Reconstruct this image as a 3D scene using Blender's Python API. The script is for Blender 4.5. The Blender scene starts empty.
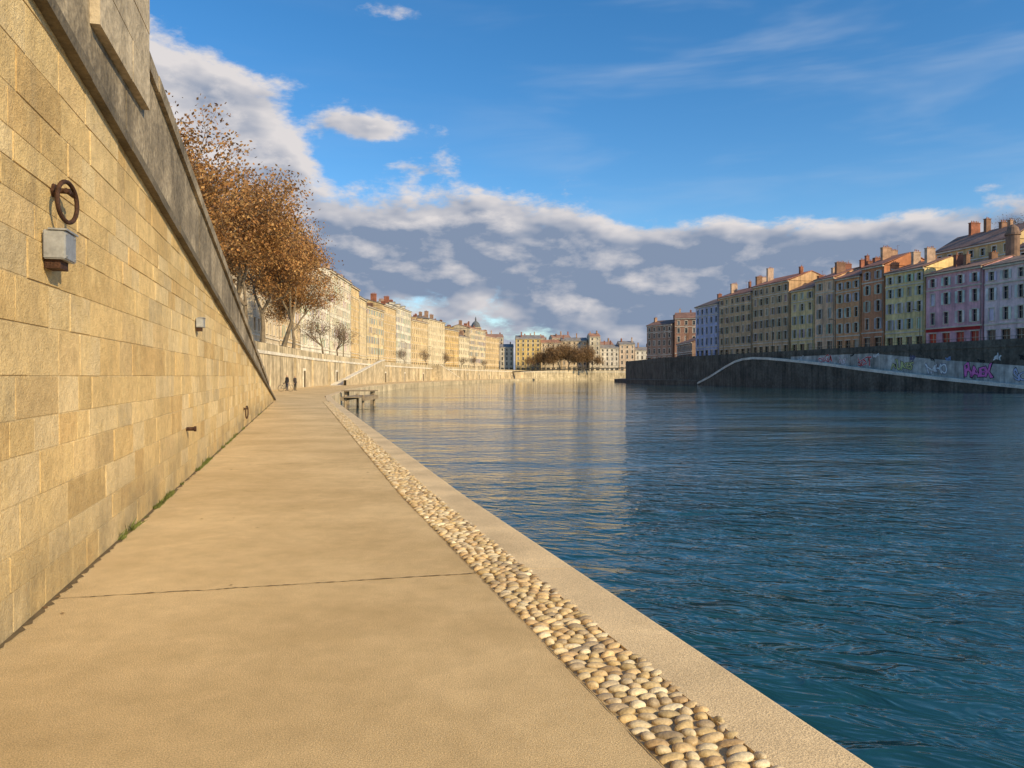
import bpy, bmesh, math, random
import numpy as np
from mathutils import Vector, Matrix
R=random.Random(7)
scene=bpy.context.scene
scene.view_settings.view_transform='Standard'
try: scene.view_settings.look='None'
except Exception: pass
scene.view_settings.exposure=0
ZW=-1.1   # water level
ZL=4.4    # left upper quay
ZR=7.0    # right upper quay
SUN_AZ=Vector((0.78,-0.62)); SUN_EL=27

# ---------------------------------------------------------------- helpers
class MB:
    def __init__(s): s.v=[];s.f=[];s.m=[];s.c=[]
    def face(s,pts,m=0,c=(1,1,1)):
        i=len(s.v); s.v+= [tuple(p) for p in pts]; s.f.append(tuple(range(i,i+len(pts)))); s.m.append(m); s.c.append(c)
    def box(s,o,a,b,c3,m=0,c=(1,1,1)):
        o=Vector(o);a=Vector(a);b=Vector(b);d=Vector(c3)
        if a.cross(b).dot(d)<0: a,b=b,a
        P=[o,o+a,o+a+b,o+b,o+d,o+a+d,o+a+b+d,o+b+d]
        i=len(s.v); s.v+=[tuple(p) for p in P]
        for q in ((0,3,2,1),(4,5,6,7),(0,1,5,4),(1,2,6,5),(2,3,7,6),(3,0,4,7)):
            s.f.append(tuple(i+k for k in q)); s.m.append(m); s.c.append(c)
    def tube(s,p0,r0,p1,r1,n=6,m=0,c=(1,1,1),cap=False):
        p0=Vector(p0);p1=Vector(p1);d=p1-p0
        if d.length<1e-6:return
        d.normalize(); a=d.orthogonal().normalized(); b=d.cross(a)
        i=len(s.v)
        for p,r in((p0,r0),(p1,r1)):
            for k in range(n):
                t=2*math.pi*k/n; s.v.append(tuple(p+(a*math.cos(t)+b*math.sin(t))*r))
        for k in range(n):
            s.f.append((i+k,i+(k+1)%n,i+n+(k+1)%n,i+n+k)); s.m.append(m); s.c.append(c)
        if cap:
            s.f.append(tuple(i+n+k for k in range(n))); s.m.append(m); s.c.append(c)
            s.f.append(tuple(i+n-1-k for k in range(n))); s.m.append(m); s.c.append(c)
    def build(s,name,mats,parent=None,origin=(0,0,0),smooth=False):
        me=bpy.data.meshes.new(name)
        V=np.array(s.v,dtype=float).reshape(-1,3)-np.array(origin)
        me.from_pydata(V.tolist(),[],s.f)
        for m in mats: me.materials.append(m)
        me.polygons.foreach_set('material_index',s.m)
        at=me.attributes.new('Col','FLOAT_COLOR','FACE')
        at.data.foreach_set('color',[x for c in s.c for x in (c[0],c[1],c[2],1.0)])
        if smooth: me.polygons.foreach_set('use_smooth',[True]*len(s.f))
        me.update()
        ob=bpy.data.objects.new(name,me); scene.collection.objects.link(ob)
        if parent: ob.parent=parent
        else: ob.location=origin
        return ob
def empty(name,loc=(0,0,0)):
    e=bpy.data.objects.new(name,None); e.location=loc; e.empty_display_size=.3
    scene.collection.objects.link(e); return e

class NT:
    def __init__(s,t): s.t=t; s.n=t.nodes; s.l=t.links
    def new(s,ty,**k):
        n=s.n.new(ty)
        for a,b in k.items(): setattr(n,a,b)
        return n
    def setin(s,n,i,v):
        if isinstance(v,bpy.types.NodeSocket): s.l.new(v,n.inputs[i])
        elif v is not None: n.inputs[i].default_value=v
    def math(s,op,a,b=None,c=None,clamp=False):
        n=s.new('ShaderNodeMath',operation=op); n.use_clamp=clamp
        s.setin(n,0,a); s.setin(n,1,b); s.setin(n,2,c); return n.outputs[0]
    def vmath(s,op,a,b=None,scale=None):
        n=s.new('ShaderNodeVectorMath',operation=op); s.setin(n,0,a); s.setin(n,1,b)
        if scale is not None: s.setin(n,3,scale)
        return n.outputs[0]
    def noise(s,vec,scale,detail=4,rough=.55,dist=0):
        n=s.new('ShaderNodeTexNoise'); 
        if vec is not None: s.l.new(vec,n.inputs['Vector'])
        n.inputs['Scale'].default_value=scale; n.inputs['Detail'].default_value=detail
        n.inputs['Roughness'].default_value=rough; n.inputs['Distortion'].default_value=dist
        return n.outputs[0]
    def rng(s,v,a,b,c,d,smooth=False):
        n=s.new('ShaderNodeMapRange'); n.clamp=True
        if smooth: n.interpolation_type='SMOOTHSTEP'
        s.setin(n,0,v); s.setin(n,1,a); s.setin(n,2,b); s.setin(n,3,c); s.setin(n,4,d); return n.outputs[0]
    def mix(s,f,a,b,mode='MIX'):
        n=s.new('ShaderNodeMix'); n.data_type='RGBA'; n.blend_type=mode
        s.setin(n,0,f); 
        for i,v in((6,a),(7,b)):
            if isinstance(v,tuple): v=(*v[:3],1)
            s.setin(n,i,v)
        return n.outputs[2]
    def scalevec(s,vec,sc):
        n=s.new('ShaderNodeVectorMath',operation='MULTIPLY'); s.l.new(vec,n.inputs[0]); n.inputs[1].default_value=sc; return n.outputs[0]
    def bump(s,h,dist,strength=1,normal=None):
        n=s.new('ShaderNodeBump'); n.inputs['Strength'].default_value=strength; n.inputs['Distance'].default_value=dist
        s.l.new(h,n.inputs['Height'])
        if normal: s.l.new(normal,n.inputs['Normal'])
        return n.outputs[0]
def newmat(name):
    m=bpy.data.materials.new(name); m.use_nodes=True; t=NT(m.node_tree)
    p=m.node_tree.nodes['Principled BSDF']; return m,t,p
def pos(t): return t.new('ShaderNodeNewGeometry').outputs['Position']
def mat(name,col,rough=.85,scale=1.0,var=.25,fine=12,finev=.12,bump=.0,attr=False,streak=0,metal=0,spec=.3):
    m,t,p=newmat(name); P=pos(t)
    n1=t.noise(P,scale,3); n2=t.noise(P,fine,3)
    f=t.math('MULTIPLY',t.rng(n1,.3,.7,1-var,1+var),t.rng(n2,.3,.7,1-finev,1+finev))
    if streak:
        n3=t.noise(t.scalevec(P,(1,1,.08)),1.2,2); f=t.math('MULTIPLY',f,t.rng(n3,.42,.7,1,1-streak))
    base=(*col,1)
    if attr:
        a=t.new('ShaderNodeAttribute'); a.attribute_name='Col'; base=t.mix(1.0,(*col,1),a.outputs['Color'],'MULTIPLY')
    else:
        r=t.new('ShaderNodeRGB'); r.outputs[0].default_value=base; base=r.outputs[0]
    c=t.vmath('SCALE',base,scale=f)
    t.l.new(c,p.inputs['Base Color']); p.inputs['Roughness'].default_value=rough
    p.inputs['Metallic'].default_value=metal; p.inputs['Specular IOR Level'].default_value=spec
    if bump: t.l.new(t.bump(n2,bump*1.6),p.inputs['Normal'])
    return m

# ---------------------------------------------------------------- world
w=bpy.data.worlds.new("World"); scene.world=w; w.use_nodes=True
w.cycles.sampling_method='MANUAL'; w.cycles.sample_map_resolution=256
t=NT(w.node_tree); bg=w.node_tree.nodes['Background']; bg.inputs['Strength'].default_value=.12
sky=t.new('ShaderNodeTexSky'); sky.sky_type='NISHITA'; sky.sun_disc=False
sky.sun_elevation=math.radians(SUN_EL); sky.sun_rotation=math.atan2(SUN_AZ.x,SUN_AZ.y)
sky.air_density=1.0; sky.dust_density=.4; sky.ozone_density=3.0
q=t
tc=t.new('ShaderNodeTexCoord'); D=t.vmath('NORMALIZE',tc.outputs['Generated']); sx=q.new('ShaderNodeSeparateXYZ'); q.l.new(D,sx.inputs[0])
az=q.math('MULTIPLY',q.math('ARCTAN2',sx.outputs[0],sx.outputs[1]),57.2958)
el=q.math('MULTIPLY',q.math('ARCSINE',sx.outputs[2]),57.2958)
BL=[(-15,9.0,8,3.9,1.3),(-5,8.8,9,4.3,1.5),(6,8.3,7,4.0,1.3),(14,6.8,9,3.9,1.4),(28,8.4,11,3.3,1.3),(44,8,9,3,.8),(-2,12.6,6,1.6,.8),
    (-20.5,17.6,5.0,3.2,1.6),(-18.0,13.6,4.0,2.6,1.3),(-26,21.0,5,3.0,1.3),(-11,17.9,3.8,1.1,1.15),(-8,15.3,3,.7,.6),(-9,25.6,3.4,.8,.9),(-33,12,6,6,.8),(0,0,80,3.8,1.4)]
acc=None
for a,e,sa,se,am in BL:
    da=q.math('MULTIPLY',q.math('SUBTRACT',az,float(a)),1/sa); de=q.math('MULTIPLY',q.math('SUBTRACT',el,float(e)),1/se)
    r2=q.math('MULTIPLY_ADD',da,da,q.math('MULTIPLY',de,de))
    ex=q.math('MULTIPLY',q.math('EXPONENT',q.math('MULTIPLY',r2,-1.0)),am)
    acc=ex if acc is None else q.math('ADD',acc,ex)
nz=q.noise(q.scalevec(D,(1,1,2.2)),10,8,.62,.1)
d0=q.math('ADD',acc,q.math('MULTIPLY',q.math('SUBTRACT',nz,.5),3.0))
d0=q.math('SUBTRACT',d0,.55)
na=q.noise(q.vmath('ADD',q.scalevec(D,(1,1,2.2)),(.016,0,.035)),10,3,.55)
alpha=t.rng(d0,0,.6,0,1,True)
rel=t.math('MULTIPLY',t.math('SUBTRACT',nz,na),3.3)
thick=t.rng(d0,.15,1.0,.68,.0)
lowm=t.rng(el,10.0,14.5,0,.55,True)
lit=t.math('ADD',t.math('ADD',rel,thick),t.math('ADD',lowm,.05),clamp=True)
ccol=t.mix(lit,(1.9,2.45,3.5),(6.2,5.9,5.9))
hs=t.new('ShaderNodeHueSaturation'); hs.inputs['Saturation'].default_value=1.30; hs.inputs['Value'].default_value=1.38
t.l.new(sky.outputs[0],hs.inputs['Color'])
wn=t.noise(t.vmath('MULTIPLY',D,(2.0,2.0,12)),1.6,4,.55,.3)
wm=t.math('MULTIPLY',t.math('MULTIPLY',t.rng(wn,.45,.8,0,.30,True),t.rng(el,8,16,0,1)),t.rng(az,-5,10,.15,1))
skyc=t.mix(wm,hs.outputs[0],(5.0,5.6,6.4))
fin=t.mix(alpha,skyc,ccol); t.l.new(fin,bg.inputs['Color'])

sl=bpy.data.lights.new('sun','SUN'); sl.energy=5.0; sl.angle=math.radians(.5); sl.color=(1,.80,.47)
so=bpy.data.objects.new('sun',sl); scene.collection.objects.link(so)
e=math.radians(SUN_EL); a2=SUN_AZ.normalized()
so.rotation_euler=Vector((a2.x*math.cos(e),a2.y*math.cos(e),math.sin(e))).to_track_quat('Z','Y').to_euler()
so.location=(60,-50,60)

cam=bpy.data.cameras.new('camera'); co=bpy.data.objects.new('camera',cam); scene.collection.objects.link(co)
cam.sensor_width=36; cam.lens=36*750/1024; cam.clip_start=.05; cam.clip_end=6000
co.location=(0,0,1.6); co.rotation_euler=(math.radians(90-.61),0,0); scene.camera=co

# ---------------------------------------------------------------- polylines
YE=49.0
def W0(y): return -1.80-.28*y
CL=[(-6,3.37),(3.06,.624),(6.03,-.273),(10.08,-1.505),(41.4,-10.3),(47,-11.9)]
def cobl(y): return float(np.interp(y,[p[0] for p in CL],[p[1] for p in CL]))
EP=[(47,-11.05),(60,-14.5),(90,-19.5),(120,-22.5),(156,-23.5),(230,-20),(300,-13),(400,0),(470,18)]
def edge(y):
    if y<=47: return cobl(y)+.86
    return float(np.interp(y,[p[0] for p in EP],[p[1] for p in EP]))
LRP=[(-20,-2.1),(47,-20.9),(80,-27),(120,-31),(170,-33),(230,-31),(300,-24),(400,-10),(470,6)]
def lr(y): return float(np.interp(y,[p[0] for p in LRP],[p[1] for p in LRP]))
def RF(y): return 124.6-.242*y
def RT(y): return RF(y)-8
def RW(y): return RF(y)-12.5

# ---------------------------------------------------------------- materials
m_walk,t,p=newmat('sandy_concrete'); P=pos(t)
n1=t.noise(P,.45,6,.62); n2=t.noise(P,5,5,.7); n3=t.noise(P,130,3,.8)
f=t.math('MULTIPLY',t.rng(n1,.3,.7,.84,1.11),t.rng(n2,.3,.7,.90,1.08))
f=t.math('MULTIPLY',f,t.rng(n3,.3,.7,.55,1.38))
c=t.mix(t.rng(n1,.35,.65,0,1),(.65,.47,.245),(.71,.53,.295)); c=t.vmath('SCALE',c,scale=f)
t.l.new(c,p.inputs['Base Color']); p.inputs['Roughness'].default_value=.9; p.inputs['Specular IOR Level'].default_value=.15
t.l.new(t.bump(n3,.008,1),p.inputs['Normal'])
m_kerb=mat('kerb_stone',(.68,.52,.31),scale=1.2,var=.18,fine=120,finev=.3,bump=.003)
m_mortar=mat('mortar',(.44,.32,.17),scale=3,fine=50,bump=.004)
m_joint=mat('joint_dirt',(.15,.11,.06),scale=5,fine=50)
m_ash,t,p=newmat('ashlar_stone'); P=pos(t); at=t.new('ShaderNodeAttribute'); at.attribute_name='Col'
n1=t.noise(P,.8,5,.62); n2=t.noise(P,9,6,.70); n3=t.noise(P,60,3,.65); sxyz=t.new('ShaderNodeSeparateXYZ'); t.l.new(P,sxyz.inputs[0])
f=t.math('MULTIPLY',t.rng(n1,.3,.7,.80,1.14),t.math('MULTIPLY',t.rng(n2,.3,.7,.78,1.15),t.rng(n3,.3,.7,.86,1.1)))
patch=t.rng(t.noise(P,1.9,5,.65),.50,.62,0,.6)
c=t.mix(patch,at.outputs['Color'],(.76,.56,.27))
c=t.vmath('SCALE',c,scale=f)
low=t.math('MULTIPLY',t.rng(sxyz.outputs[2],0,1.0,1,0,True),t.rng(n1,.40,.60,.1,.9))
c=t.mix(low,c,(.25,.20,.12))
st=t.math('MULTIPLY',t.rng(t.noise(t.scalevec(P,(2.2,2.2,.12)),1.3,4),.52,.70,0,.5),t.rng(sxyz.outputs[2],1.0,3.8,.25,1))
c=t.mix(st,c,(.40,.30,.17))
pit=t.rng(n2,.60,.70,0,.45); c=t.mix(pit,c,(.40,.25,.10))
t.l.new(c,p.inputs['Base Color']); p.inputs['Roughness'].default_value=.9; p.inputs['Specular IOR Level'].default_value=.15
h=t.math('ADD',t.math('MULTIPLY',n2,1.8),n3); t.l.new(t.bump(h,.012),p.inputs['Normal'])
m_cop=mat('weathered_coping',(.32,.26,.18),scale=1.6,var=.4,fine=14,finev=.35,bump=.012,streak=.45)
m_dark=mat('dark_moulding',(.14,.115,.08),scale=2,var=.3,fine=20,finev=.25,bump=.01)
m_peb,t,p=newmat('pebble'); P=pos(t); at=t.new('ShaderNodeAttribute'); at.attribute_name='Col'
pn=t.noise(P,60,3); f=t.rng(pn,.3,.7,.78,1.14); t.l.new(t.vmath('SCALE',at.outputs['Color'],scale=f),p.inputs['Base Color']); p.inputs['Roughness'].default_value=.55
t.l.new(t.bump(pn,.004),p.inputs['Normal'])
m_iron=mat('rusty_iron',(.07,.035,.022),rough=.7,scale=20,var=.4,fine=90,finev=.3,bump=.003,metal=.4)
m_gal=mat('grey_metal',(.36,.37,.38),rough=.5,scale=12,var=.2,fine=60,finev=.1,metal=.5)
m_grass=mat('weeds',(.12,.14,.035),scale=10,var=.4)
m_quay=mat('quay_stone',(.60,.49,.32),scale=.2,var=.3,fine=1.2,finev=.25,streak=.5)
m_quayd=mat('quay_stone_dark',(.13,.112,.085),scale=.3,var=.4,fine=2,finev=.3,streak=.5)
m_ramp=mat('ramp_coping',(.72,.66,.55),scale=.5,fine=4)
m_pave=mat('street_paving',(.30,.27,.22),scale=.2)
m_land=mat('land',(.16,.14,.10),scale=.05)
m_hill=mat('hill_ground',(.12,.11,.07),scale=.05)
m_glass,t,p=newmat('window_glass'); at=t.new('ShaderNodeAttribute'); at.attribute_name='Col'
t.l.new(at.outputs['Color'],p.inputs['Base Color']); p.inputs['Roughness'].default_value=.2; p.inputs['Specular IOR Level'].default_value=.3
m_trim=mat('stone_trim',(.66,.60,.50),scale=.5,attr=True)
m_shut=mat('shutter_paint',(1,1,1),scale=.5,attr=True)
m_roof,t,p=newmat('roof_tiles'); P=pos(t); at=t.new('ShaderNodeAttribute'); at.attribute_name='Col'
rn=t.noise(P,3,4); f=t.math('MULTIPLY',t.rng(t.noise(P,.4,3),.3,.7,.7,1.25),t.rng(rn,.3,.7,.65,1.35))
t.l.new(t.vmath('SCALE',at.outputs['Color'],scale=f),p.inputs['Base Color']); p.inputs['Roughness'].default_value=.9
m_brick=mat('chimney_brick',(.24,.10,.065),scale=.8,var=.35,fine=6,attr=True)
m_pot=mat('clay_pot',(.36,.15,.08),scale=2)
m_bark=mat('bark',(.20,.155,.105),scale=1.5,var=.35,fine=10,finev=.25)
m_leaf,t,p=newmat('dry_leaves'); at=t.new('ShaderNodeAttribute'); at.attribute_name='Col'
t.l.new(at.outputs['Color'],p.inputs['Base Color']); p.inputs['Roughness'].default_value=.7
tr=t.new('ShaderNodeBsdfTranslucent'); t.l.new(at.outputs['Color'],tr.inputs[0]); ms=t.new('ShaderNodeMixShader'); ms.inputs[0].default_value=.3
t.l.new(p.outputs[0],ms.inputs[1]); t.l.new(tr.outputs[0],ms.inputs[2]); t.l.new(ms.outputs[0],m_leaf.node_tree.nodes['Material Output'].inputs[0])
m_wood=mat('weathered_wood',(.30,.23,.15),scale=3,fine=25,finev=.3)

# ---------------------------------------------------------------- water
m_water,t,p=newmat('river_water'); P=pos(t); wx=t.new('ShaderNodeSeparateXYZ'); t.l.new(P,wx.inputs[0])
def rot(v,ang):
    n=t.new('ShaderNodeVectorRotate'); n.rotation_type='Z_AXIS'; n.inputs['Angle'].default_value=math.radians(ang); t.l.new(v,n.inputs[0]); return n.outputs[0]
a=t.noise(t.scalevec(rot(P,24),(1,1.9,1)),1.5,3,.55,.5)
b=t.noise(t.scalevec(rot(P,-14),(1,2.2,1)),.33,2,.5,.3)
calm=t.rng(t.noise(t.scalevec(P,(1,2.2,1)),.045,3),.38,.62,.30,1.35)
h=t.math('ADD',t.math('MULTIPLY',a,.10),t.math('MULTIPLY',b,.15))
h=t.math('MULTIPLY',h,t.math('MULTIPLY',calm,t.rng(wx.outputs[1],12,120,1.0,.25)))
t.l.new(t.bump(h,1.0,1.0),p.inputs['Normal'])
p.inputs['Base Color'].default_value=(.010,.058,.075,1); p.inputs['Roughness'].default_value=.04; p.inputs['IOR'].default_value=1.36
mb=MB(); mb.face([(-300,-150,ZW),(700,-150,ZW),(700,1200,ZW),(-300,1200,ZW)]); mb.build('river_water',[m_water])
mb=MB(); mb.face([(-3000,-1500,-4),(3000,-1500,-4),(3000,5000,-4),(-3000,5000,-4)]); mb.build('ground',[m_land])

# ---------------------------------------------------------------- lower quay
mb=MB(); ys=[-6+i*.5 for i in range(107)]; 
for y0,y1 in zip(ys,ys[1:]):
    mb.face([(W0(y0)-.3,y0,0),(cobl(y0),y0,0),(cobl(y1),y1,0),(W0(y1)-.3,y1,0)])
    mb.face([(cobl(y0),y0,0),(cobl(y0),y0,-.06),(cobl(y1),y1,-.06),(cobl(y1),y1,0)])
ys2=[47]+[50+i*10 for i in range(43)]
for y0,y1 in zip(ys2,ys2[1:]):
    mb.face([(lr(y0)-.2,y0,-.004),(edge(y0)-.5,y0,-.004),(edge(y1)-.5,y1,-.004),(lr(y1)-.2,y1,-.004)])
mb.build('walkway',[m_walk])
mb=MB()
for y0,y1 in zip(ys,ys[1:]):
    mb.face([(cobl(y0)-.02,y0,-.012),(cobl(y0)+.46,y0,-.012),(cobl(y1)+.46,y1,-.012),(cobl(y1)-.02,y1,-.012)])
mb.build('cobble_bed',[m_mortar])
mb=MB(); y=-6
while y<470:
    L=6.1 if y<47 else 12
    y1=y+L
    sub=12 if y<47 else 2
    yy=[y+.004+(L-.008)*i/sub for i in range(sub+1)]
    for a,b in zip(yy,yy[1:]):
        la,lb=(cobl(a)+.44,cobl(b)+.44) if b<=47.5 else (edge(a)-.5,edge(b)-.5)
        ea,eb=edge(a),edge(b); z=.004
        mb.face([(la,a,z),(ea-.025,a,z),(eb-.025,b,z),(lb,b,z)])
        mb.face([(ea-.025,a,z),(ea-.006,a,z-.008),(eb-.006,b,z-.008),(eb-.025,b,z)])
        mb.face([(ea-.006,a,z-.008),(ea,a,z-.028),(eb,b,z-.028),(eb-.006,b,z-.008)])
        mb.face([(ea,a,z-.028),(ea,a,-3),(eb,b,-3),(eb,b,z-.028)],1)
        mb.face([(la,a,-.05),(la,a,z),(lb,b,z),(lb,b,-.05)])
    for a in (yy[0],yy[-1]):
        la=cobl(a)+.44 if a<=47.5 else edge(a)-.5
        mb.face([(la,a,.004),(edge(a)-.02,a,.004),(edge(a)-.02,a,-.3),(la,a,-.3)])
    y=y1
mb.build('kerb',[m_kerb,m_quay])
mb=MB()
for y0,y1 in zip(ys,ys[1:]):
    mb.face([(cobl(y0)+.4,y0,-.045),(edge(y0)-.01,y0,-.045),(edge(y1)-.01,y1,-.045),(cobl(y1)+.4,y1,-.045)])
mb.build('kerb_bed',[m_joint])
mb=MB()
for yj,sl2 in ((5.36,.23),(13.3,.23),(20.8,.23),(28.5,.23),(36,.23),(43,.23)):
    x0=W0(yj); xs=np.linspace(x0,x0+3.2,120); pts=[]; wob=0
    for x in xs:
        wob=wob*.9+R.gauss(0,.003)
        yy=yj+(x-x0)*sl2+wob
        if x>cobl(yy): break
        wd=.004+R.random()**2*.022; pts.append(((x,yy-wd/2,.004),(x,yy+wd/2,.004)))
    for a,b in zip(pts,pts[1:]): mb.face([a[0],b[0],b[1],a[1]])
for fn,wm_ in ((lambda y:W0(y)+.01,.04),(lambda y:cobl(y)-.004,.006)):
    pts=[]; y=-5.5
    while y<46:
        ww=wm_*R.uniform(.1,1.4); pts.append(((fn(y)-.03 if wm_>.03 else fn(y)-ww,y,.005),(fn(y)+ww if wm_>.03 else fn(y),y,.005))); y+=.06
    for a,b in zip(pts,pts[1:]): mb.face([a[0],a[1],b[1],b[0]])
mb.build('pavement_joints',[m_joint])

# pebbles
def ico(n):
    bm=bmesh.new(); bmesh.ops.create_icosphere(bm,subdivisions=n,radius=1); v=np.array([x.co[:] for x in bm.verts]); f=np.array([[x.index for x in q.verts] for q in bm.faces]); bm.free(); return v,f
I3,I2,I1=ico(3),ico(2),ico(1)
VV=[];FF=[];CC=[];off=0
pal=[(.60,.45,.25),(.68,.55,.34),(.50,.38,.20),(.74,.62,.41),(.56,.41,.20),(.38,.29,.18),(.66,.47,.24),(.58,.46,.29),(.48,.33,.17)]
y=-5;row=0
while y<46.5:
    iv,iff=(I3 if y<4.5 else I2 if y<14 else I1)
    x=0.0+(.0 if row%2 else .025)
    while x<.44:
        wdt=R.uniform(.06,.125)
        if x+wdt>.455: wdt=.45-x
        if wdt>.04:
            cx=cobl(y)+x+wdt/2; cy=y+R.uniform(-.008,.008)+.23*(x)
            r=np.array([wdt/2*1.0,R.uniform(.025,.034),R.uniform(.018,.028)])
            th=.25+R.uniform(-.4,.4); ph=R.random()*9
            v=iv.copy(); v*= (1+.13*np.sin(v[:,[0]]*2.2+ph)*np.cos(v[:,[1]]*1.9+ph*1.7)); v[:,0]+=.18*math.sin(ph)*v[:,1]**2
            v=v*r; tl=R.uniform(-.15,.15); v[:,2]+=v[:,0]*tl
            c_,s_=math.cos(th),math.sin(th); v=np.stack([v[:,0]*c_-v[:,1]*s_+cx,v[:,0]*s_+v[:,1]*c_+cy,v[:,2]-.009+R.uniform(-.004,.005)],1)
            VV.append(v); FF.append(iff+off); off+=len(v); pc=R.choice(pal); b=R.uniform(.82,1.12)
            CC.append(np.tile([pc[0]*b,pc[1]*b,pc[2]*b,1],(len(iff),1)))
        x+=wdt+.001
    y+=.062; row+=1
V=np.concatenate(VV);F=np.concatenate(FF);C=np.concatenate(CC)
me=bpy.data.meshes.new('cobblestones'); me.vertices.add(len(V)); me.vertices.foreach_set('co',V.ravel())
me.loops.add(F.size); me.loops.foreach_set('vertex_index',F.ravel().astype(np.int32))
me.polygons.add(len(F)); me.polygons.foreach_set('loop_start',np.arange(0,F.size,3,dtype=np.int32))
me.polygons.foreach_set('use_smooth',[True]*len(F)); me.update(calc_edges=True)
at=me.attributes.new('Col','FLOAT_COLOR','FACE'); at.data.foreach_set('color',C.ravel()); me.materials.append(m_peb)
ob=bpy.data.objects.new('cobblestones',me); scene.collection.objects.link(ob)

# ---------------------------------------------------------------- near ramp wall
ln=math.hypot(.28,1); dv=Vector((-.28,1,0))/ln; nv=Vector((1,.28,0))/ln; O=Vector((W0(-6),-6,0))
SMAX=(YE+6)*ln
def wp(s,z,o): return O+dv*s+nv*o+Vector((0,0,z))
def yat(s): return -6+s/ln
def line(y): return 4.59-.0935*y
def ptop(y): return max(line(y)+.14,6.40-.13*y)
wall=empty('stone_retaining_wall',O)
mb=MB(); z=0; base=[(.72,.52,.25),(.70,.51,.26),(.75,.56,.29),(.71,.50,.23),(.74,.57,.32),(.66,.51,.29),(.64,.44,.20),(.78,.60,.33),(.72,.52,.25)]
while z<5.1:
    hgt=R.choice([.19,.23,.26,.28,.30,.34]); s=R.random()*-.5
    while s<SMAX:
        L=R.uniform(.30,.75) if R.random()<.6 else R.uniform(.75,1.25); s1=min(s+L,SMAX)
        if z<line(yat(max(s,0)))+.05:
            g_=R.uniform(.0012,.003); p_=.003+R.random()**2*.008; i_=.004+R.random()*.007
            cc=R.choice(base); b=R.uniform(.90,1.06)
            if R.random()<.06: b*=.84
            cc=tuple(x*b for x in cc)
            ww=lambda:R.uniform(-.003,.003)
            a0=[(s+g_,z+g_),(s1-g_,z+g_),(s1-g_,z+hgt-g_),(s+g_,z+hgt-g_)]
            k_=[R.uniform(.003,.04) if R.random()<.4 else .004 for _ in range(8)]
            x0,x1,z0_,z1_=s+g_+i_*.6,s1-g_-i_*.6,z+g_+i_*.6,z+hgt-g_-i_*.6
            a1=[(x0+k_[0],z0_+ww()),(x1-k_[1],z0_+ww()),(x1+ww(),z0_+k_[2]),(x1+ww(),z1_-k_[3]),(x1-k_[4],z1_+ww()),(x0+k_[5],z1_+ww()),(x0+ww(),z1_-k_[6]),(x0+ww(),z0_+k_[7])]
            A=[wp(u_,v_,-.004) for u_,v_ in a0]; B=[wp(u_,v_,p_) for u_,v_ in a1]
            mb.face(B,0,cc); c2=tuple(x*.97 for x in cc)
            mb.face([A[0],A[1],B[1],B[0]],0,c2);mb.face([A[1],A[2],B[3],B[2]],0,c2);mb.face([A[2],A[3],B[5],B[4]],0,c2);mb.face([A[3],A[0],B[7],B[6]],0,c2)
            mb.face([A[1],B[2],B[1]],0,c2);mb.face([A[2],B[4],B[3]],0,c2);mb.face([A[3],B[6],B[5]],0,c2);mb.face([A[0],B[0],B[7]],0,c2)
        s=s1
    z+=hgt
N=40
for k in range(N):
    sa,sb=SMAX*k/N,SMAX*(k+1)/N
    mb.face([wp(sa,0,0),wp(sb,0,0),wp(sb,line(yat(sb))+.1,0),wp(sa,line(yat(sa))+.1,0)],0,(.64,.49,.27))
mb.face([wp(SMAX,0,0),wp(SMAX,0,-.5),wp(SMAX,.2,-.5),wp(SMAX,.2,0)],0,(.5,.4,.25))
mb.build('stone_blocks',[m_ash],wall,O)
mb=MB(); s=0
while s<SMAX:
    s1=min(s+R.uniform(1.1,1.6),SMAX); a_,b_=s+.003,s1-.003; ya,yb=yat(a_),yat(b_)
    def prism(lo0,hi0,lo1,hi1,o0,o1,m,cc=(1,1,1)):
        P=[wp(a_,lo0,o0),wp(a_,hi0,o0),wp(a_,hi0,o1),wp(a_,lo0,o1),wp(b_,lo1,o0),wp(b_,hi1,o0),wp(b_,hi1,o1),wp(b_,lo1,o1)]
        for q_ in((0,1,2,3),(4,7,6,5),(3,2,6,7),(0,4,5,1),(1,5,6,2),(0,3,7,4)): mb.face([P[i] for i in q_],m,cc)
    la,lb=line(ya),line(yb); ta,tb=ptop(ya),ptop(yb)
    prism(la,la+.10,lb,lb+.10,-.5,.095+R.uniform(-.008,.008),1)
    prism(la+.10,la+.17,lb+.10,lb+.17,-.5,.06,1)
    if ta-la>.4:
        prism(la+.17,ta-.19,lb+.17,tb-.19,-.42,.03+R.uniform(-.005,.005),0)
        prism(ta-.19,ta,tb-.19,tb,-.5,.085+R.uniform(-.008,.008),0)
    else: prism(la+.17,max(ta,la+.2),lb+.17,max(tb,lb+.2),-.45,.04,0)
    s=s1
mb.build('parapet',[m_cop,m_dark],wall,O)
mb=MB(); sA=(6.3+6)*ln; sB=(8.35+6)*ln; zz=line(6.3)+.55; k=0
while zz<7.3:
    hb=.42; cut=sA+(sB-sA)*(.35 if k%2 else .6)
    for a_,b_ in((sA,cut),(cut,sB)):
        mb.box(wp(a_+.004,zz+.004,-.62),dv*(b_-a_-.008),nv*(.62+.115+R.uniform(-.006,.006)),Vector((0,0,hb-.008)),0)
    zz+=hb;k+=1
mb.build('pier',[mat('pier_stone',(.46,.38,.27),scale=2,var=.3,fine=14,finev=.25,bump=.01,streak=.3)],wall,O)
mb=MB()
for y0,y1 in zip(range(-20,49,3),range(-17,52,3)):
    y1=min(y1,49)
    mb.face([(lr(y0),y0,min(ZL,max(.01,line(y0)))),(W0(y0)-.3,y0,min(ZL,max(.01,line(y0)))),(W0(y1)-.3,y1,max(.01,line(y1))),(lr(y1),y1,max(.01,line(y1)))])
mb.build('access_ramp',[m_pave])
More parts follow.
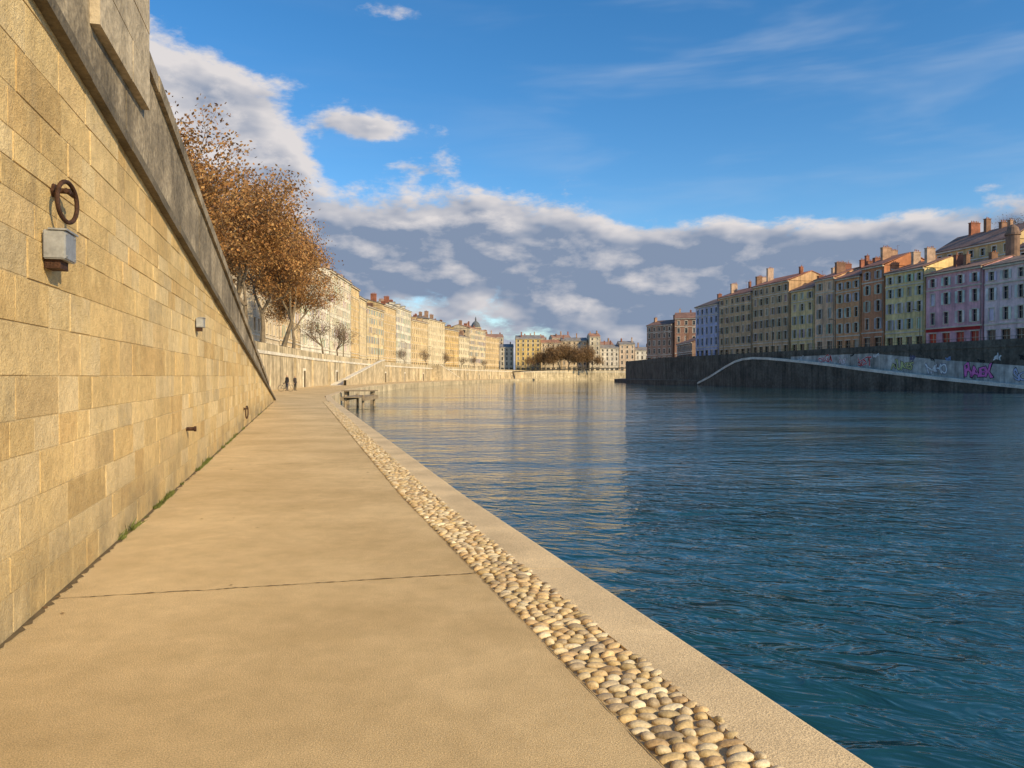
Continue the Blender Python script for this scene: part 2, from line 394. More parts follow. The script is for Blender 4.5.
LRfar=[(470,6),(486,40),(494,110),(500,300),(505,700)]
def polyterrace(name,pts,z,m):
    mb=MB(); mb.face([(x,y,z) for x,y in pts]); return mb.build(name,[m])
left=[(lr(y),y) for y in (-20,20,47,80,120,170,230,300,400,470)]+[(x,y) for y,x in LRfar[1:]]
polyterrace('upper_quay',left+[(2500,1500),(2500,4000),(-2500,4000),(-2500,-20)],ZL,m_pave)
def wallstrip(mb,pts,z0,z1,m=0,par=.95,th=.4,side=1,mt=1):
    for (x0,y0),(x1,y1) in zip(pts,pts[1:]):
        A=Vector((x0,y0,0));B=Vector((x1,y1,0)); L=(B-A).length; n_=max(1,int(L/14)); u=(B-A)/L; n=Vector((u.y,-u.x,0))*side
        for k in range(n_):
            a=A+u*(L*k/n_);b=A+u*(L*(k+1)/n_)
            Z=Vector((0,0,1))
            mb.face([a+Z*z0,b+Z*z0,b+Z*z1,a+Z*z1],m)
        if par:
            mb.box(A-n*th+Vector((0,0,z1-.35)),u*L,n*(th+.12),Vector((0,0,.35)),mt)
            mb.box(A-n*th+Vector((0,0,z1)),u*L,n*th,Vector((0,0,par)),m)
mb=MB(); wallstrip(mb,left,-1.5,ZL,0,.85); 
for y in range(100,460,14):
    x=lr(y); y2=y+1.6; x2=lr(y2)
    u=Vector((x2-x,1.6,0)); n=Vector((u.y,-u.x,0)).normalized(); u.normalize()
    mb.box(Vector((x,y,0))-n*.05,u*.9,n*.3,(0,0,ZL-.36),0)
    if y%28==16:
        b0=Vector((lr(y+6),y+6,0)); mb.box(b0+n*.02,u*2.0,n*.10,(0,0,2.7),1); mb.box(b0+u*.25+n*.05,u*1.5,n*.09,(0,0,2.35),2)
mb.build('quay_wall',[m_quay,m_ramp,m_joint])
rt=[(RT(y),y) for y in (262,225,200,170,140,120,60,-40)]
right=[(140,430),(95,420),(62,385),(50,330)]+rt
polyterrace('upper_quay',[(x,y) for x,y in right]+[(1500,-40),(1500,430)],ZR,m_pave)
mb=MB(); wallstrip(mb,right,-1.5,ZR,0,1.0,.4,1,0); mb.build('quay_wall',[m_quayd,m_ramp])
mb=MB()
low=[(RW(229)-0,229),(50,262),(45,330),(57,392),(92,428)]; up=[(RT(229),229),(RT(262),262),(50.5,330),(62.5,385),(95.5,420)]
for i in range(4):
    a,b,c,d=low[i],low[i+1],up[i+1],up[i]
    mb.face([(*a,.3),(*b,.3),(*c,.3),(*d,.3)],1); mb.face([(*b,.3),(*a,.3),(*a,-2),(*b,-2)],0)
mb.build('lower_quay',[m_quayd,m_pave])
mb=MB(); gx=[0,30,60,100,160,300,600]; gz=[ZR-.5,26,38,44,48,50,52]; gy=[150,170,210,260,320,400,520,700]
hy=[0,.35,.8,1,1,.8,.4,0]
for i in range(len(gy)-1):
    for j in range(len(gx)-1):
        def hp(i,j): return (max(RF(gy[i]),66)+34+gx[j],gy[i],(gz[j]-ZR)*hy[i]+ZR-.3+(2*math.sin(i*2.3+j*1.7) if j and 0<i<7 else 0))
        mb.face([hp(i,j),hp(i,j+1),hp(i+1,j+1),hp(i+1,j)])
mb.build('hill',[m_hill])
# right double ramp
prof=[(229,-.9),(222,.9),(213,3.8),(208,5.2),(204,5.85),(199,6.05),(192,5.75),(179,4.75),(168,3.75),(159,2.8),(148,1.75),(138,.85),(121,-.5),(100,-1.5)]
mb=MB()
for (y0,z0),(y1,z1) in zip(prof,prof[1:]):
    a0=Vector((RW(y0),y0,0));a1=Vector((RW(y1),y1,0)); Z=Vector((0,0,1)); n=Vector((-1,-.242,0)).normalized()
    mb.face([a0-Z*2,a1-Z*2,a1+Z*z1,a0+Z*z0],0)
    o=n*.18; i=n*-.45; h0,h1=z0,z1; hh=.6
    P=[a0+o+Z*h0,a1+o+Z*h1,a1+o+Z*(h1+hh),a0+o+Z*(h0+hh),a0+i+Z*h0,a1+i+Z*h1,a1+i+Z*(h1+hh),a0+i+Z*(h0+hh)]
    for q_ in((0,1,2,3),(3,2,6,7),(7,6,5,4),(0,4,5,1)): mb.face([P[k] for k in q_],1)
    b0=Vector((RT(y0)-.05,y0,0));b1=Vector((RT(y1)-.05,y1,0))
    mb.face([a0+Z*(z0-.6),a1+Z*(z1-.6),b1+Z*(z1-.6),b0+Z*(z0-.6)],2)
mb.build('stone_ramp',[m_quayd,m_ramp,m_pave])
def leftramp(y0,y1):
    mb=MB(); n=10
    for k in range(n):
        ya=y0+(y1-y0)*k/n; yb=y0+(y1-y0)*(k+1)/n
        za,zb=ZL*k/n,ZL*(k+1)/n
        xa,xb=lr(ya)+3,lr(yb)+3; Z=Vector((0,0,1))
        mb.face([(xa,ya,0),(xb,yb,0),(xb,yb,zb+.9),(xa,ya,za+.9)],0)
        mb.box((xa-.4,ya,za+.9),(xb-xa,yb-ya,zb-za),(.5,0,0),(0,0,.2),1)
        mb.face([(xa-.4,ya,za),(xb-.4,yb,zb),(xb-3,yb,zb),(xa-3,ya,za)],1)
        mb.face([(xa-.4,ya,za),(xb-.4,yb,zb),(xb-.4,yb,zb+.9),(xa-.4,ya,za+.9)],0)
    mb.face([(lr(y1)+3,y1,0),(lr(y1),y1,0),(lr(y1),y1,ZL+.9),(lr(y1)+3,y1,ZL+.9)],0)
    mb.build('stone_ramp',[m_quay,m_ramp])
leftramp(128,176); leftramp(300,262)
# low footbridge far upstream (single shallow arch)
root=empty('footbridge',(50,440,4)); mb=MB(); n_=20; A=Vector((-3,446,3.6)); B=Vector((112,432,5.0)); u=(B-A)
Zv=Vector((0,0,1)); sd=Vector((u.y,-u.x,0)).normalized()
for k in range(n_):
    p0=A+u*(k/n_)+Zv*1.6*math.sin(math.pi*k/n_); p1=A+u*((k+1)/n_)+Zv*1.6*math.sin(math.pi*(k+1)/n_)
    mb.box(p0-sd*1.8,p1-p0,sd*3.6,Zv*.6)
    for sgn in(-1.75,1.7):
        mb.tube(p0+sd*sgn+Zv*1.6,.06,p1+sd*sgn+Zv*1.6,.06,4)
        for j in range(3): q0=p0+(p1-p0)*(j/3)+sd*sgn; mb.tube(q0+Zv*.6,.04,q0+Zv*1.6,.04,4)
mb.build('deck_and_rails',[m_quayd],root,(50,440,4))

# ---------------------------------------------------------------- buildings
def building(name,A,B,z0,eave,wallc,roofc=(.30,.15,.10),depth=13,floors=None,bays=None,shut=None,roof='gable',chim=3,rise=2.4,shop=None,trimc=(1,1,1),winw=1.05,dormers=0,sidewin=True,gf=None):
    A=Vector((A[0],A[1],0));B=Vector((B[0],B[1],0)); u=(B-A); L=u.length; u/=L; n=Vector((u.y,-u.x,0)); Z=Vector((0,0,1))
    H=eave-z0; floors=floors or max(2,round(H/3.4)); bays=bays or max(2,round(L/3.1))
    org=(A+B)/2+Z*z0; root=empty(name,org)
    W=MB();G_=MB();T=MB();S=MB()
    fh=[H/floors*(1.18 if k==0 else 1.05 if k<3 else .9) for k in range(floors)]; sc=H/sum(fh); fh=[x*sc for x in fh]
    def panel(A0,u,n,L,bays,front):
        bw=L/bays; z=z0
        P=lambda s,zz,o=0: A0+u*s+Z*zz+n*o
        for k,hh in enumerate(fh):
            ww=winw; wh=hh*.60 if k<floors-1 else hh*.5; sill=z+hh*.2
            if k==0:
                sill=z+.15; wh=hh*.72; ww=min(bw*.62,2.0 if front else 1.1)
            for b in range(bays):
                s0=b*bw;s1=s0+bw; a=s0+(bw-ww)/2;c=a+ww; hd=sill+wh
                blank=(not front and R.random()<.25)
                if blank: W.face([P(s0,z),P(s1,z),P(s1,z+hh),P(s0,z+hh)]); continue
                W.face([P(s0,z),P(a,z),P(a,z+hh),P(s0,z+hh)]); W.face([P(c,z),P(s1,z),P(s1,z+hh),P(c,z+hh)])
                W.face([P(a,z),P(c,z),P(c,sill),P(a,sill)]); W.face([P(a,hd),P(c,hd),P(c,z+hh),P(a,z+hh)])
                r=-.35
                W.face([P(a,sill),P(a,sill,r),P(a,hd,r),P(a,hd)]);W.face([P(c,sill,r),P(c,sill),P(c,hd),P(c,hd,r)])
                W.face([P(a,hd),P(a,hd,r),P(c,hd,r),P(c,hd)]);W.face([P(a,sill,r),P(a,sill),P(c,sill),P(c,sill,r)])
                q_=R.random(); gc=(.02,.022,.026) if q_<.7 else (.08,.08,.08) if q_<.87 else (.38,.35,.30)
                if k==0 and shop and front: gc=tuple(x*R.uniform(.6,1.1) for x in shop)
                G_.face([P(a,sill,r),P(c,sill,r),P(c,hd,r),P(a,hd,r)],0,gc)
                T.box(P(a+ww/2-.03,sill,r+.01),u*.06,Z*wh,n*.05,0,trimc); T.box(P(a,sill+wh*.62,r+.015),u*ww,Z*.06,n*.05,0,trimc)
                if k>0: T.box(P(a-.12,sill-.14,.0),u*(ww+.24),Z*.14,n*.14,0,trimc)
                T.box(P(a-.15,hd,.0),u*(ww+.3),Z*.2,n*.06,0,trimc)
                if front and k>0: 
                    T.box(P(a-.16,sill,.0),u*.15,Z*wh,n*.045,0,trimc); T.box(P(c+.01,sill,.0),u*.15,Z*wh,n*.045,0,trimc)
                if shut and k>0 and front:
                    q_=R.random()
                    sh_=tuple(x*R.uniform(.8,1.1) for x in shut)
                    if q_<.75:
                        S.box(P(a-.17-ww*.46,sill,.05),u*(ww*.45),Z*wh,n*.06,0,sh_); S.box(P(c+.17,sill,.05),u*(ww*.45),Z*wh,n*.06,0,sh_)
                    elif q_<.87: S.box(P(a+.01,sill+.01,-.2),u*(ww-.02),Z*(wh-.02),n*.06,0,sh_)
            z+=hh
            if front and k in(0,floors-2): T.box(P(0,z-.12),u*L,Z*.26,n*.16,0,trimc)
            if front and k==0 and shop: T.box(P(.1,z-.75),u*(L-.2),Z*.6,n*.12,0,tuple(x*1.3 for x in shop))
        if front: T.box(P(-.05,eave-.3),u*(L+.1),Z*.3,n*.42,0,trimc)
        if front: T.tube(P(L-.25,z0,.1),.07,P(L-.25,eave-.3,.1),.07,5,0,(.35,.33,.3))
    panel(A,u,n,L,bays,True)
    sb=max(2,int(depth/4.5))
    if sidewin: panel(B,-n,u,depth,sb,False); panel(A-n*depth,n,-u,depth,sb,False)
    else:
        for (p,q2) in((B,B-n*depth),(A-n*depth,A)): W.face([p+Z*z0,q2+Z*z0,q2+Z*eave,p+Z*eave])
    W.face([B-n*depth+Z*z0,A-n*depth+Z*z0,A-n*depth+Z*eave,B-n*depth+Z*eave])
    Rf=MB(); oh=.55; rz=eave+rise
    F0=A-u*.15+n*oh+Z*(eave+.02);F1=B+u*.15+n*oh+Z*(eave+.02);K0=A-u*.15-n*(depth+oh)+Z*(eave+.02);K1=B+u*.15-n*(depth+oh)+Z*(eave+.02)
    ins=min(L*.35,depth*.5) if roof=='hip' else 0
    R0=A-u*.15-n*depth*.5+Z*rz+u*ins;R1=B+u*.15-n*depth*.5+Z*rz-u*ins
    rc=roofc; t_=Z*.18
    Rf.face([F0+t_,F1+t_,R1+t_,R0+t_],0,rc);Rf.face([K1+t_,K0+t_,R0+t_,R1+t_],0,rc)
    Rf.face([F0,F0+t_,R0+t_,R0],0,rc);Rf.face([F1,R1,R1+t_,F1+t_],0,rc);Rf.face([F0,F1,F1+t_,F0+t_],0,rc);Rf.face([K0,K0+t_,R0+t_,R0],0,rc);Rf.face([K1,R1,R1+t_,K1+t_],0,rc)
    Rf.face([F0,K0,K1,F1],0,tuple(x*.5 for x in rc))
    if roof=='hip': Rf.face([F1+t_,K1+t_,R1+t_],0,rc);Rf.face([K0+t_,F0+t_,R0+t_],0,rc)
    else:
        W.face([B+Z*eave,B-n*depth+Z*eave,B-n*depth*.5+Z*(rz-.02)]);W.face([A-n*depth+Z*eave,A+Z*eave,A-n*depth*.5+Z*(rz-.02)])
    for k in range(dormers):
        s=L*(k+.5)/dormers; b0=A+u*(s-.7)-n*1.6+Z*eave
        W.box(b0,u*1.4,-n*2.2,Z*2.1); G_.face([b0+u*.25+n*.02+Z*.7,b0+u*1.15+n*.02+Z*.7,b0+u*1.15+n*.02+Z*1.8,b0+u*.25+n*.02+Z*1.8],0,(.04,.04,.05))
        Rf.box(b0-u*.15+n*.2+Z*2.1,u*1.7,-n*2.8,Z*.2,0,rc)
    Cm=MB()
    for k in range(chim):
        s=L*(k+.15+R.random()*.7)/max(chim,1); dd=depth*R.uniform(.25,.65); cw=R.uniform(.6,2.6); ch=R.uniform(.4,2.8)
        b0=A+u*(s-.35)-n*(dd+cw/2)+Z*(eave+rise*.5); hh=rise*.5+ch; cc=R.choice([(1,1,1),(.9,1.2,1.2),(1.2,1.1,1),(1.9,3.2,3.6),(1.5,2.2,2.2)])
        Cm.box(b0,u*.75,n*cw,Z*hh,0,cc); Cm.box(b0-u*.08-n*.08+Z*hh,u*.91,n*(cw+.16),Z*.15,0,cc)
        for j in range(max(1,int(cw/.5))):
            c0=b0+u*.37+n*(.25+j*.45)+Z*(hh+.15); Cm.tube(c0,.12,c0+Z*R.uniform(.25,.6),.09,6,1,(1,1,1),True)
    if R.random()<.6:
        c0=A+u*L*R.uniform(.2,.8)-n*depth*.5+Z*rz; Cm.tube(c0,.03,c0+Z*2.4,.03,4); Cm.tube(c0+Z*2.2-u*.6,.02,c0+Z*2.2+u*.6,.02,4)
    wm=mat('plaster',wallc,scale=.25,var=.18,fine=1.4,finev=.14,streak=.3,rough=.9)
    W.build('walls',[wm],root,org); G_.build('windows',[m_glass],root,org); T.build('trim',[m_trim],root,org)
    if S.f: S.build('shutters',[m_shut],root,org)
    Rf.build('roof',[m_roof],root,org)
    if Cm.f: Cm.build('chimneys',[m_brick,m_pot],root,org)
    return root
LF=[(120,-42),(170,-48),(258,-50),(327,-44),(381,-34),(480,-8)]
def lf(y): return (float(np.interp(y,[p[0] for p in LF],[p[1] for p in LF])),y)
Ld=[(122,145,26.5,(.66,.54,.38),3),(145,170,27.5,(.64,.48,.28),3),(170,200,29.2,(.82,.76,.63),3),(200,230,31.5,(.80,.73,.58),4),(230,244,31.0,(.74,.53,.26),2),(244,258,29.0,(.72,.57,.34),2),
(258,281,27.4,(.74,.58,.34),3),(281,300,29.8,(.68,.49,.25),2),(300,327,31.0,(.80,.73,.58),3),(327,352,27.8,(.70,.52,.28),3),(352,381,30.0,(.76,.63,.41),3),(381,402,27.0,(.68,.46,.19),3),(402,420,24.5,(.76,.64,.43),2),(420,450,30.0,(.70,.56,.36),3),(450,479,27.0,(.66,.48,.25),3)]
for i,(a,b,ev,wc,ch) in enumerate(Ld):
    A=lf(a+.1);B=lf(b-.1); building('apartment_building',A,B,ZL,ev-1.6,wc,R.choice([(.36,.19,.11),(.30,.20,.14),(.22,.18,.15)]),chim=ch+1,rise=2.2,shut=R.choice([None,None,(.55,.52,.45),(.40,.42,.40)]),dormers=R.choice([0,0,3]),roof='hip' if i%4==2 else 'gable',winw=1.35,trimc=(1.05,1,.92))
for x0,x1,yy,ev,wc in [(-8,1,506,22,(.62,.54,.42)),(2.5,19,500,27.5,(.68,.48,.18)),(19.5,33,506,25,(.66,.54,.38)),(33.5,51,508,26.5,(.64,.50,.34)),(52,59,502,29,(.68,.58,.42)),(59.5,72,505,21.5,(.72,.64,.52)),(72.5,83,506,24.0,(.66,.50,.36)),(83.5,96,508,20,(.70,.64,.54)),(96.5,112,510,22,(.60,.50,.38)),(112.5,130,512,21,(.62,.55,.45)),(130.5,160,514,22,(.60,.50,.40))]:
    building('apartment_building',(x0,yy),(x1,yy+.3),ZL,ev-1,wc,R.choice([(.36,.18,.11),(.24,.22,.21)]),chim=2,rise=2.3,bays=max(2,int((x1-x0)/3)))
for x0,x1,yy,ev in [(-60,-38,400,31),(-34,-20,470,33),(-20,-6,530,31),(6,24,545,31),(30,44,560,32),(60,76,560,27)]:
    building('apartment_building',(x0,yy),(x1,yy+2),ZL,ev-2,(.60,.48,.33),(.32,.18,.13),chim=3,rise=2.5)
Rd=[
(256,241,24.8,(.46,.46,.62),(.20,.13,.10),None,5,None,3),
(240.5,222,26.4,(.62,.40,.22),(.36,.15,.09),(.36,.28,.20),6,None,4),
(221.5,204,27.6,(.60,.38,.21),(.36,.14,.09),(.36,.28,.20),6,None,3),
(203,193.5,24.4,(.74,.53,.25),(.30,.15,.10),(.46,.41,.34),5,None,2),
(193,185.5,26.0,(.74,.46,.28),(.34,.15,.10),(.40,.34,.28),5,None,2),
(185,176.5,25.2,(.70,.34,.16),(.34,.15,.10),(.50,.46,.40),5,None,3),
(176,169,26.6,(.57,.24,.12),(.30,.13,.09),(.40,.38,.34),5,None,1),
(168.5,157.5,24.4,(.80,.60,.28),(.30,.16,.11),(.55,.52,.46),5,None,3),
(157,143.5,22.6,(.70,.37,.39),(.26,.15,.11),(.66,.60,.56),4,(.45,.03,.03),3),
(143,128,22.2,(.76,.55,.53),(.24,.17,.13),(.66,.62,.58),4,None,2),
(127.5,110,22,(.56,.46,.34),(.26,.15,.11),(.4,.4,.4),5,None,2),(109.5,85,23,(.55,.45,.32),(.26,.15,.11),None,5,None,2)]
for a,b,ev,wc,rc,sh_,fl,shp,ch in Rd:
    building('townhouse',(RF(a),a),(RF(b),b),ZR,ev,wc,rc,depth=14,floors=fl,shut=sh_,shop=shp,chim=ch,rise=R.uniform(2.2,3.2),trimc=(.9,.84,.77))
def Rb(y,o): return (RF(y)+o,y+o*.242)
building('townhouse',Rb(172,16),Rb(152,16),ZR,30.2,(.66,.48,.24),(.28,.16,.12),depth=13,chim=4,rise=4.0,floors=7)
building('townhouse',Rb(150,15),Rb(136,15),ZR,27.5,(.50,.38,.30),(.28,.16,.12),depth=13,chim=3,rise=3.5,floors=6)
building('townhouse',Rb(212,16),Rb(188,16),ZR,28.5,(.60,.38,.28),(.30,.14,.1),depth=13,chim=3,rise=3,floors=6)
building('townhouse',(72,332),(88,328),ZR,27,(.36,.20,.14),(.22,.12,.09),depth=14,chim=3,rise=3,floors=5)
building('townhouse',(62,345),(71,333),ZR,24.5,(.42,.25,.17),(.22,.12,.09),depth=12,chim=2,rise=2.5,floors=5)
building('townhouse',(66,300),(66,275),ZR,14,(.30,.2,.15),(.22,.12,.09),depth=12,chim=2,rise=2.5,floors=2)
mb=MB(); c0=Vector((RF(146)+10,149,ZR)); Z=Vector((0,0,1))
for k,(r,z0_,r1,z1_) in enumerate([(1.2,0,1.2,22.5),(1.4,22.5,1.4,22.9),(1.25,22.9,.95,24.0),(.95,24,.3,24.6)]): mb.tube(c0+Z*z0_,r,c0+Z*z1_,r1,14,0,(1,1,1),True)
mb.build('stone_turret',[mat('turret_stone',(.22,.14,.10))])
root=empty('church_tower',(-22,455,ZL)); mb=MB(); b=Vector((-22,455,ZL))
mb.box(b+Vector((-3,-3,0)),(6,0,0),(0,6,0),(0,0,26)); mb.box(b+Vector((-3.3,-3.3,26)),(6.6,0,0),(0,6.6,0),(0,0,.6))
for dx in(-1.3,1.3): mb.box(b+Vector((dx-.5,-3.05,20)),(1,0,0),(0,.04,0),(0,0,3.5),1)
mb.build('tower_body',[m_quay,m_joint],root,b)
mb=MB(); pr=[(2.9,26.6),(2.7,28),(2.0,29.3),(1.0,30.2),(.5,30.6),(.45,32),(.05,33.2)]
for (r0,z0_),(r1,z1_) in zip(pr,pr[1:]): mb.tube(b+Vector((0,0,z0_)),r0,b+Vector((0,0,z1_)),r1,14)
mb.build('dome',[mat('slate',(.13,.14,.15))],root,b)

# ---------------------------------------------------------------- trees
def make_tree(seed,H,spread,leaves,leafsize,pal,tips_sig=.8,levels=5):
    r=random.Random(seed); B=MB();Lf=MB(); tips=[]
    def br(p,d,L,rad,lev):
        n=3; q=p.copy(); dd=d.copy()
        for k in range(n):
            dd=(dd+Vector((r.gauss(0,.13),r.gauss(0,.13),r.gauss(.05,.08)))).normalized()
            q2=q+dd*L/n; r0=rad*(1-.45*k/n); r1=rad*(1-.45*(k+1)/n)
            B.tube(q,r0,q2,r1,7 if lev<2 else 4 if lev<4 else 3); q=q2
            if lev>=2 and k>0: tips.append((q.copy(),lev))
            if lev>=1 and lev<levels and r.random()<.6:
                sd=(dd+Vector((r.gauss(0,.8),r.gauss(0,.8),r.gauss(0.1,.4)))).normalized(); br(q,sd,L*.6,r1*.55,lev+1)
        if lev<levels:
            for k in range(3 if lev<2 else 2):
                an=r.random()*6.28; tilt=r.uniform(.35,.8)*(1.15 if lev==0 else 1)*spread
                o=dd.orthogonal().normalized(); o.rotate(Matrix.Rotation(an+k*2.1,3,dd))
                nd=(dd*math.cos(tilt)+o*math.sin(tilt)).normalized(); br(q,nd,L*r.uniform(.68,.86),rad*.52,lev+1)
        else: tips.append((q.copy(),lev))
    br(Vector((0,0,0)),Vector((r.uniform(-.05,.05),r.uniform(-.05,.05),1)),H*.27,H*.022,0)
    zs=max(q.z for q,_ in tips); k_=H/zs
    B.v=[(x*k_,y*k_,z*k_) for x,y,z in B.v]
    wts=[tp for tp in tips if tp[0].z*k_>H*.26]
    clump=[(q,r.uniform(.2,1.0)**1.2,r.uniform(.6,1.25)) for q,_ in wts]
    tot=sum(c[1] for c in clump)
    for q,wg,br_ in clump:
        for _ in range(int(leaves*wg/tot+r.random())):
            c=q*k_+Vector((r.gauss(0,tips_sig),r.gauss(0,tips_sig),r.gauss(0,tips_sig*.8)))
            a=Vector((r.gauss(0,1),r.gauss(0,1),r.gauss(0,1))).normalized(); b=a.orthogonal().normalized(); cc=a.cross(b)
            s=leafsize*r.uniform(.6,1.3); pc=r.choice(pal); k=br_*r.uniform(.75,1.2)
            Lf.face([c+b*s,c+cc*s*.6,c-b*s,c-cc*s*.6],0,tuple(x*k for x in pc))
    return B,Lf
AUT=[(.44,.21,.065),(.50,.26,.09),(.36,.175,.06),(.54,.31,.11),(.28,.14,.055),(.43,.25,.09)]
def tree_variant(seed,H,spread,leaves,ls,pal,sig,lev=5):
    B,L=make_tree(seed,H,spread,leaves,ls,pal,sig,lev); 
    o1=B.build('trunk_and_limbs',[m_bark]); o2=L.build('leaves',[m_leaf]) if L.f else None
    m1=o1.data; m2=o2.data if o2 else None
    bpy.data.objects.remove(o1); 
    if o2: bpy.data.objects.remove(o2)
    return m1,m2
def place(name,var,loc,rz,sc=1):
    e=empty(name,loc); e.rotation_euler=(0,0,rz); e.scale=(sc,)*3
    for nm,m in zip(('trunk_and_limbs','leaves'),var):
        if m: o=bpy.data.objects.new(nm,m); o.parent=e; scene.collection.objects.link(o)
TV=[tree_variant(s,16.5,.85,20000,.13,AUT,.6) for s in (3,11,23)]
for i,(y,x,k) in enumerate([(45,-22.8,.90),(53,-23.6,.96),(62,-25.3,1.02),(72,-27.2,1.04),(83,-29.3,1.06),(94,-30.6,1.08),(105,-31.6,1.08),(117,-33.5,.9)]):
    place('plane_tree',TV[i%3],(x-.6,y,ZL),i*1.7,k)
bare=[tree_variant(31,9,1.0,1800,.10,[(.26,.15,.08),(.2,.12,.07)],.5)]
place('bare_tree',bare[0],(-33.5,134,ZL-.2),.6,.95)
place('bare_tree',bare[0],(-34.5,148,ZL-.2),2.6,.9)
for (x,y,z,k) in [(171,262,40,1.9),(180,258,42,2.0),(188,268,42,1.9),(163,275,38,1.2)]: place('bare_tree',bare[0],(x,y,z),x*1.3,k)
mid=tree_variant(53,14,.95,6000,.22,[(.34,.20,.09),(.40,.25,.11),(.26,.16,.08)],.9,4)
for i in range(8): place('plane_tree',mid,(16+i*5.1,484+R.uniform(-1,1),ZL),i*2.1,R.uniform(.95,1.45))
for i in range(6): place('bare_tree',bare[0],(lr(235+i*32)-3,235+i*32,ZL),i*1.3,R.uniform(.6,.85))

# ---------------------------------------------------------------- wall ironwork
def onwall(y,z,o=0): 
    s=(y+6)*ln; return wp(s,z,o)
def ring(name,y,z,Rr,rr,tiltout=.35):
    c=onwall(y,z,.05); root=empty(name,c); mb=MB(); n=32;m=10
    for i in range(n):
        for j in range(m):
            P=[]
            for (ii,jj) in((i,j),(i+1,j),(i+1,j+1),(i,j+1)):
                a=2*math.pi*ii/n; b=2*math.pi*jj/m
                rad=Rr+rr*math.cos(b); up=Vector((0,0,1)); du=dv+nv*tiltout; du.normalize()
                wn_=du.cross(up)
                P.append(c+nv*.05+du*(math.cos(a)*rad)+up*(math.sin(a)*rad-Rr*.7)+wn_*rr*math.sin(b))
            mb.face(P,0)
    mb.build('ring',[m_iron],root,c,True)
    mb=MB(); top=c-Vector((0,0,Rr*.15)); mb.tube(top-nv*.06,.020,top+nv*.07,.02,10,0,(1,1,1),True)
    mb.tube(top+nv*.05-dv*.03,.018,top+nv*.05+dv*(Rr+.03),.016,10,0,(1,1,1),True)
    mb.tube(top-nv*.06,.05,top-nv*.02,.045,12,0,(1,1,1),True); mb.build('staple',[m_iron],root,c)
ring('mooring_ring',5.42,2.96,.145,.016,.18)
ring('mooring_ring',23,.62,.19,.018,.12)
def wbox(name,y,z,w_,h_,d_):
    c=onwall(y,z,.02); root=empty(name,c); mb=MB()
    mb.box(c-dv*w_/2-Vector((0,0,h_/2)),dv*w_,nv*d_,Vector((0,0,h_))); ob=mb.build('housing',[m_gal],root,c)
    bm=bmesh.new(); bm.from_mesh(ob.data); bmesh.ops.remove_doubles(bm,verts=bm.verts[:],dist=1e-5); bmesh.ops.bevel(bm,geom=bm.edges[:],offset=.008,segments=2,affect='EDGES'); bm.to_mesh(ob.data); bm.free()
    mb=MB(); mb.box(c-dv*w_/2-dv*.012+nv*d_*.25+Vector((0,0,h_/2-.002)),dv*(w_+.024),nv*(d_*.75+.012),Vector((0,0,.012)))
    mb.box(c-dv*w_*.35-Vector((0,0,h_/2+.06)),dv*w_*.7,nv*d_*.7,Vector((0,0,.06)),1)
    for sx_ in(-.38,.38):
        for sz in(-.38,.38): mb.tube(c+dv*w_*sx_+nv*d_+Vector((0,0,h_*sz)),.008,c+dv*w_*sx_+nv*(d_+.006)+Vector((0,0,h_*sz)),.008,8,0,(1,1,1),True)
    mb.build('lid_and_screws',[m_gal,m_iron],root,c)
wbox('junction_box',5.28,2.51,.26,.20,.14)
wbox('wall_lamp',12.7,2.5,.22,.16,.12)
mb=MB(); c=onwall(11.6,.78,0); mb.tube(c,.03,c+nv*.12,.03,12,0,(1,1,1),True); mb.tube(c+nv*.12,.042,c+nv*.15,.042,12,0,(1,1,1),True); mb.build('drain_pipe',[m_iron])

mb=MB()
for k in range(85):
    y=R.choice([R.uniform(7,20),R.uniform(9,10.2),R.uniform(12.5,14),R.uniform(5,40)]); s=R.uniform(.015,.05)*(2.0 if R.random()<.18 else 1)
    for _ in range(14):
        b=Vector((W0(y)+.02+R.random()*.03,y+R.gauss(0,.04),0)); tip=b+Vector((R.gauss(.3,.5)*s,R.gauss(0,.7)*s,s*R.uniform(.6,1.5))); sd=Vector((R.gauss(0,1),R.gauss(0,1),0)).normalized()*.005
        mid_=(b+tip)/2+Vector((0,0,s*.15)); mb.face([b-sd,b+sd,mid_+sd,tip,mid_-sd])
mb.build('weeds',[m_grass])
mb=MB()
for k in range(110):
    y=R.uniform(4.5,30); x0=W0(y)+.03; x1=edge(y)-.05; x=x0+(x1-x0)*(R.random()**3 if R.random()<.85 else R.random())
    s=R.uniform(.010,.022); a=R.random()*6.28; u_=Vector((math.cos(a),math.sin(a),R.uniform(-.2,.2)))*s; v_=Vector((-math.sin(a),math.cos(a),R.uniform(-.3,.3)))*s*.6; c=Vector((x,y,.010))
    mb.face([c-u_,c-v_,c+u_*1.1,c+v_],0,R.choice([(.30,.17,.07),(.22,.13,.06),(.38,.24,.10)]))
mb.build('fallen_leaves',[m_leaf])

# ---------------------------------------------------------------- landing stage
root=empty('landing_stage',(-12,66,0)); o=Vector((-12,66,0)); mb=MB()
for k in range(12): mb.box((-14.3,62.5+k*.5,-.22),(2.1,0,0),(0,.46,0),(0,0,.09))
mb.box((-14.3,62.4,-.47),(.25,0,0),(0,6.1,0),(0,0,.245)); mb.box((-12.45,62.4,-.47),(.25,0,0),(0,6.1,0),(0,0,.245))
for k in range(5): mb.box((-16.4,72+k*.4,.12),(3.2,0,0),(0,.36,0),(0,0,.1))
for x in(-16.2,-13.7): mb.box((x,72.4,-2),(.3,0,0),(0,.9,0),(0,0,2.12))
for x in(-14.0,-12.5):
    for y in(62.9,68): mb.tube((x,y,-3),.11,(x,y,.0),.11,8,0,(1,1,1),True)
mb.build('deck_and_piles',[m_wood],root,o)

